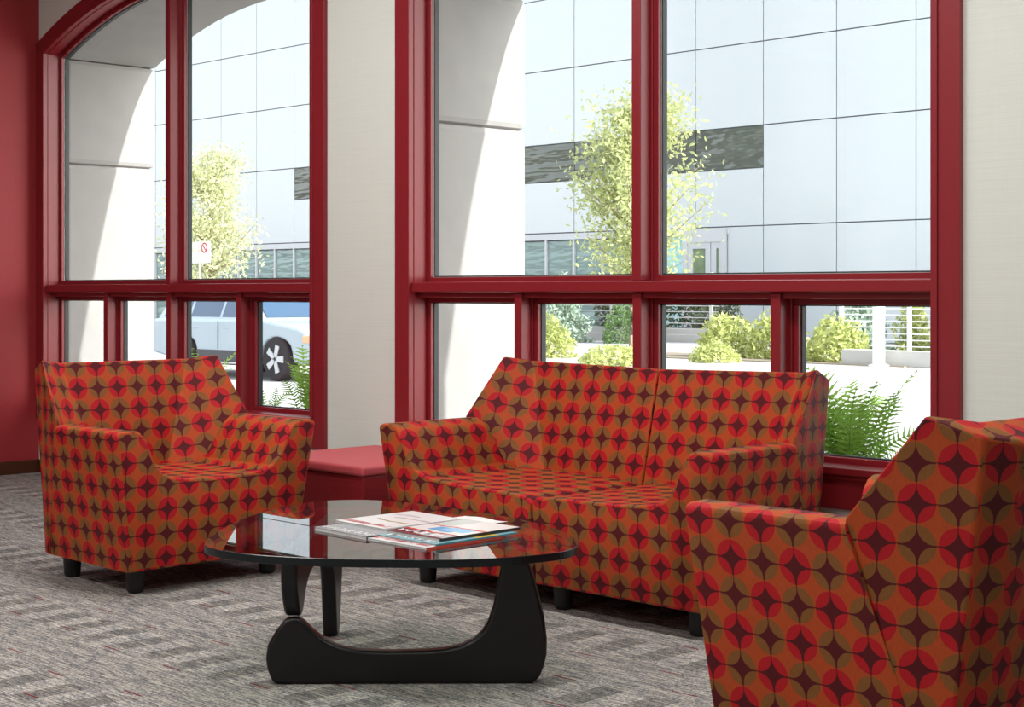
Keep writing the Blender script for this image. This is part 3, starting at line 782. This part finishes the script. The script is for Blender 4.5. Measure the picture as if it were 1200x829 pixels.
bed = box('planting_bed', -20.5, -13.9, 22.6, 24.6, -.02, .02, M_DIRT); tag(bed, kind='structure')

# wire trellis with dark climbers behind, left; pale trellis, right
def trellis(label, x0, x1, y, h, mat, nbar, posts):
    t = empty('trellis', ((x0 + x1) / 2, y, 0)); tag(t, label, 'trellis'); c = (x0 + x1) / 2
    for p in posts: box('post', p - c - .035, p - c + .035, -.03, .03, -.02, h, mat, t)
    for k in range(nbar):
        z = .2 + (h - .3) * k / (nbar - 1); MB().tube([(x0 - c, 0, z), (x1 - c, 0, z)], .012, 5).build('rail', mat, t)
    return t
trellis('grey wire trellis with two posts in front of the dark climbers', -28.2, -23.2, 29.6, 1.7, M_WIRE, 11, (-28.1, -26.55, -26.15, -23.4))
trellis('white trellis of horizontal rails beside the white pole', -17.55, -14.6, 26.2, 1.6, M_SIGN, 12, (-17.5, -16.0, -14.7))
cl = empty('ivy_screen', (-25.5, 30.3, 0)); tag(cl, 'dark green ivy screen behind the grey wire trellis', 'ivy')
g = random.Random(31); V, F = leaf_quads([Vector((g.uniform(-2.2, 2.4), g.uniform(-.12, .12), g.uniform(.3, 1.65))) for _ in range(3600)], .075, g)
o = obj('foliage', mesh('foliage', V, F, M_DARKHEDGE), cl); o['kind'] = 'stuff'
box('bed_wall', -2.3, 2.5, -.3, .2, -.02, .35, M_CONC, cl)
lw = box('low_wall', -15.2, -11.5, 22.75, 23.05, 0, .26, M_CONC, None, .01); tag(lw, 'low pale concrete planter wall right of the yellow bush', 'wall')
po = empty('white_pole', (-14.28, 22.45, 0)); tag(po, 'white round post in front of the pale trellis', 'pole')
MB().lathe([(.10, 0), (.10, 1.52), (.09, 1.54)], 0, 0, 20).build('shaft', M_SIGN, po, 0, 2, 40); MB().lathe([(.17, 0), (.17, .03), (.12, .05)], 0, 0, 20).build('base_plate', M_SIGN, po)

# street sign in front of the pale tree
sg = empty('street_sign', (-30.27, 19.9, 0)); tag(sg, 'white no-parking street sign on a post by the pale tree', 'sign')
MB().tube([(0, .02, -.01), (0, .02, 2.4)], .03, 8).build('post', M_WIRE, sg)
for dx in (-.235, .235): box('sign_board', dx - .225, dx + .225, -.02, .0, 1.88, 2.36, M_SIGN, sg)
mb = MB()
rc_ = lambda r_, a_: (.235 + r_ * math.cos(a_), 2.22 + r_ * math.sin(a_))
for i in range(20):
    a0, a1 = i * math.pi / 10, (i + 1) * math.pi / 10
    mb.prism([rc_(.115, a0), rc_(.115, a1), rc_(.085, a1), rc_(.085, a0)], -.026, -.021)
mb.prism([(.155, 2.28), (.175, 2.30), (.315, 2.16), (.295, 2.14)], -.026, -.021)
mb.build('prohibition_ring', M_SIGNRED, sg)

# ferns just outside the glass
def frond(g, L, az, up, droop):
    mb = MB(); n = 18; pts = []
    p = Vector((g.gauss(0, .05), g.gauss(0, .03), 0)); d = Vector((math.cos(az) * math.cos(up), math.sin(az) * math.cos(up), math.sin(up)))
    side = Vector((-math.sin(az), math.cos(az), 0)) * g.gauss(0, .35)
    for i in range(n + 1):
        pts.append(p.copy()); p += d * (L / n); d.z -= droop / n * (i / n) * 2; d += side / n; d.normalize()
    mb.tube(pts, [.0022 * (1 - .7 * i / n) for i in range(n + 1)], 4)
    roll = g.uniform(-.9, .9)
    for i in range(4, n + 1):
        f = i / n; w = L * .21 * (math.sin(math.pi * min(1, 1.05 - f)) ** .7 if f < 1 else .1) * (.95 if f > .35 else .55 + f)
        t = (pts[i] - pts[i - 1]).normalized(); s = t.cross(Vector((0, 0, 1)))
        if s.length < .01: s = Vector((1, 0, 0))
        s.normalize(); s.rotate(Matrix.Rotation(roll, 3, t))
        for sd in (-1, 1):
            if g.random() < .06: continue
            ww_ = w * g.uniform(.75, 1.1)
            tip = pts[i] + (s * sd * .85 + t * g.uniform(.35, .6)) * ww_ + Vector((0, 0, -.10 * ww_)); b = pts[i]; k = t * (L / n) * .40
            m = 5; base = len(mb.v)
            for j in range(m + 1):
                q = b.lerp(tip, j / m); ww = k * (1 - j / m) * (1.0 if j % 2 == 0 else .5) + t * .0005
                mb.v += [tuple(q + ww), tuple(q - ww)]
            for j in range(m): mb.f.append((base + 2 * j, base + 2 * j + 1, base + 2 * j + 3, base + 2 * j + 2))
    return mb
def fern(label, x, y, seed, L, count, spread=(-3.14, 3.14), z=.42, ups=(.7, 1.45)):
    g = random.Random(seed); t = empty('fern', (x, y, z)); tag(t, label, 'fern', 'ferns in the planters outside the windows')
    for k in range(count):
        frond(g, L * g.uniform(.45, 1.12), g.uniform(*spread), g.uniform(*ups), g.uniform(.4, 1.6)).build('frond', M_FERN, t)
    return t
fern('leafy fern in the right-hand window corner beside the sofa', -3.80, 5.76, 1, .52, 46)
fern('fern behind the sofa end, left of the corner fern', -4.20, 5.80, 11, .40, 20)
fern('tall fern in the left window next to the frame, behind the armchair arm', -7.58, 5.78, 2, .52, 15, (-3.14, 3.14), .42, (1.05, 1.5))
fern('lower fern between the left armchair back and the tall fern', -7.98, 5.72, 4, .24, 14)
fern('fern frond clump peeping over the left armchair back near the car', -8.82, 5.74, 3, .56, 6, (-.6, .9), .42, (1.0, 1.4))
fern('small pale fern at the mullion above the left armchair back', -9.28, 5.80, 6, .58, 4, (-.3, .6), .42, (.95, 1.3))

# ------------------------------------------------------------------ parked car across the street
car = empty('car', (-22.05, 15.95, -.2)); tag(car, 'silver-blue estate car on the road outside the left window', 'car')
HWc = .90
lowz = lambda P: [(x, z - .11 * max(0, min(1, (z - .55) / .3))) for x, z in P]
def arch_pts(cx, r, a0=180, a1=0, n=12): return [(cx + r * math.cos(R(a0 + (a1 - a0) * i / n)), .36 + r * math.sin(R(a0 + (a1 - a0) * i / n))) for i in range(n + 1)]
low = [(-2.35, .38), (-1.80, .30)] + arch_pts(-1.35, .42) + [(-.9, .28), (.9, .28)] + arch_pts(1.35, .42) + [(1.85, .28), (2.28, .34), (2.36, .55), (2.33, .74), (2.22, .86), (1.9, .97), (1.2, 1.06), (.95, 1.09), (-2.25, 1.08), (-2.40, .95), (-2.42, .6)]
MB().prism(lowz(low), -HWc, HWc).build('body', M_CAR, car, .05, 3, 40)
gh = [(-2.22, 1.06), (-2.0, 1.50), (-1.7, 1.60), (-.2, 1.62), (.25, 1.56), (1.0, 1.07)]; gh = [(x, z - .11) for x, z in gh]
n = len(gh); V = []
for sgn in (-1, 1):
    for x, z in gh: V.append((x, sgn * (HWc - .04 - .22 * (z - .95) / .55), z))
F = [tuple(range(n)), tuple(range(2 * n - 1, n - 1, -1))] + [(i, i + n, (i + 1) % n + n, (i + 1) % n) for i in range(n)]
obj('cabin', mesh('cabin', V, F, M_CAR), car, .04, 3)
def side_y(z): return HWc - .04 - .22 * (z - .95) / .55 + .004
for sgn in (-1, 1):
    for poly in ([(-2.02, 1.12), (-1.86, 1.45), (-1.25, 1.53), (-1.25, 1.12)], [(-1.18, 1.12), (-1.18, 1.53), (-.32, 1.54), (-.32, 1.12)], [(-.25, 1.12), (-.25, 1.54), (.17, 1.51), (.76, 1.12)]):
        poly = [(x, z - .11) for x, z in poly]
        m = len(poly); v = [(x, sgn * side_y(z), z) for x, z in poly] + [(x, sgn * (side_y(z) - .02), z) for x, z in poly]
        obj('side_window', mesh('side_window', v, [tuple(range(m)), tuple(range(2 * m - 1, m - 1, -1))] + [(i, i + m, (i + 1) % m + m, (i + 1) % m) for i in range(m)], M_CARGLASS), car)
    MB().box(-.9, .9, sgn * HWc - .02, sgn * HWc + .02, .22, .46).build('sill_cladding', M_CLAD, car, .01)
    MB().box(-.85, .85, sgn * (HWc + .03) - .03, sgn * (HWc + .03) + .03, .24, .27).build('step_rail', M_RIM, car, .01)
    for x in (-1.05, -.15): MB().box(x, x + .18, sgn * HWc - .015, sgn * HWc + .03, .82, .855).build('door_handle', M_CAR, car, .01)
    for x in (-1.22, -.28): MB().box(x - .006, x + .006, sgn * HWc - .01, sgn * HWc + .003, .48, .94).build('door_gap', M_CLAD, car)
    MB().box(.62, .80, sgn * (HWc + .1) - .1, sgn * (HWc + .1) + .1, 1.0, 1.14).build('mirror', M_CAR, car, .03)
    MB().box(2.05, 2.33, sgn * (HWc - .12) - .14, sgn * (HWc - .12) + .135, .62, .75).build('headlamp', M_LAMPCAR, car, .03)
    for cx in (-1.35, 1.35):
        wh = empty('wheel', (cx, sgn * (HWc - .09), .355), 0, car); wh.rotation_euler = (R(90), 0, 0)
        MB().lathe([(.22, -.1), (.33, -.11), (.355, -.08), (.355, .08), (.33, .11), (.22, .1)], 0, 0, 32).build('tyre', M_TYRE, wh, 0, 2, 40)
        mbr = MB().lathe([(.235, -.095), (.235, .095)], 0, 0, 28)
        for k in range(5):
            a = k * 2 * math.pi / 5; ca, sa = math.cos(a), math.sin(a)
            mbr.add([(ca * r_ - sa * w_, sa * r_ + ca * w_, z_) for r_, w_ in ((.03, -.04), (.23, -.055), (.23, .055), (.03, .04)) for z_ in (-.118, .118)], [(0, 2, 4, 6), (1, 7, 5, 3), (0, 1, 3, 2), (2, 3, 5, 4), (4, 5, 7, 6), (6, 7, 1, 0)])
        mbr.build('rim', M_RIM, wh)
v = [(x, y, z) for x, z in ((.33, 1.42), (.93, 1.01)) for y in (-.62, .62)]
obj('windscreen', mesh('windscreen', [(a[0] + .03, a[1] * (1 if a[2] > 1.2 else 1.25), a[2] + .02) for a in v] + [(a[0] - .03, a[1] * (1 if a[2] > 1.2 else 1.25), a[2] - .02) for a in v], [(0, 1, 3, 2), (4, 6, 7, 5), (0, 2, 6, 4), (1, 5, 7, 3), (0, 4, 5, 1), (2, 3, 7, 6)], M_CARGLASS), car)
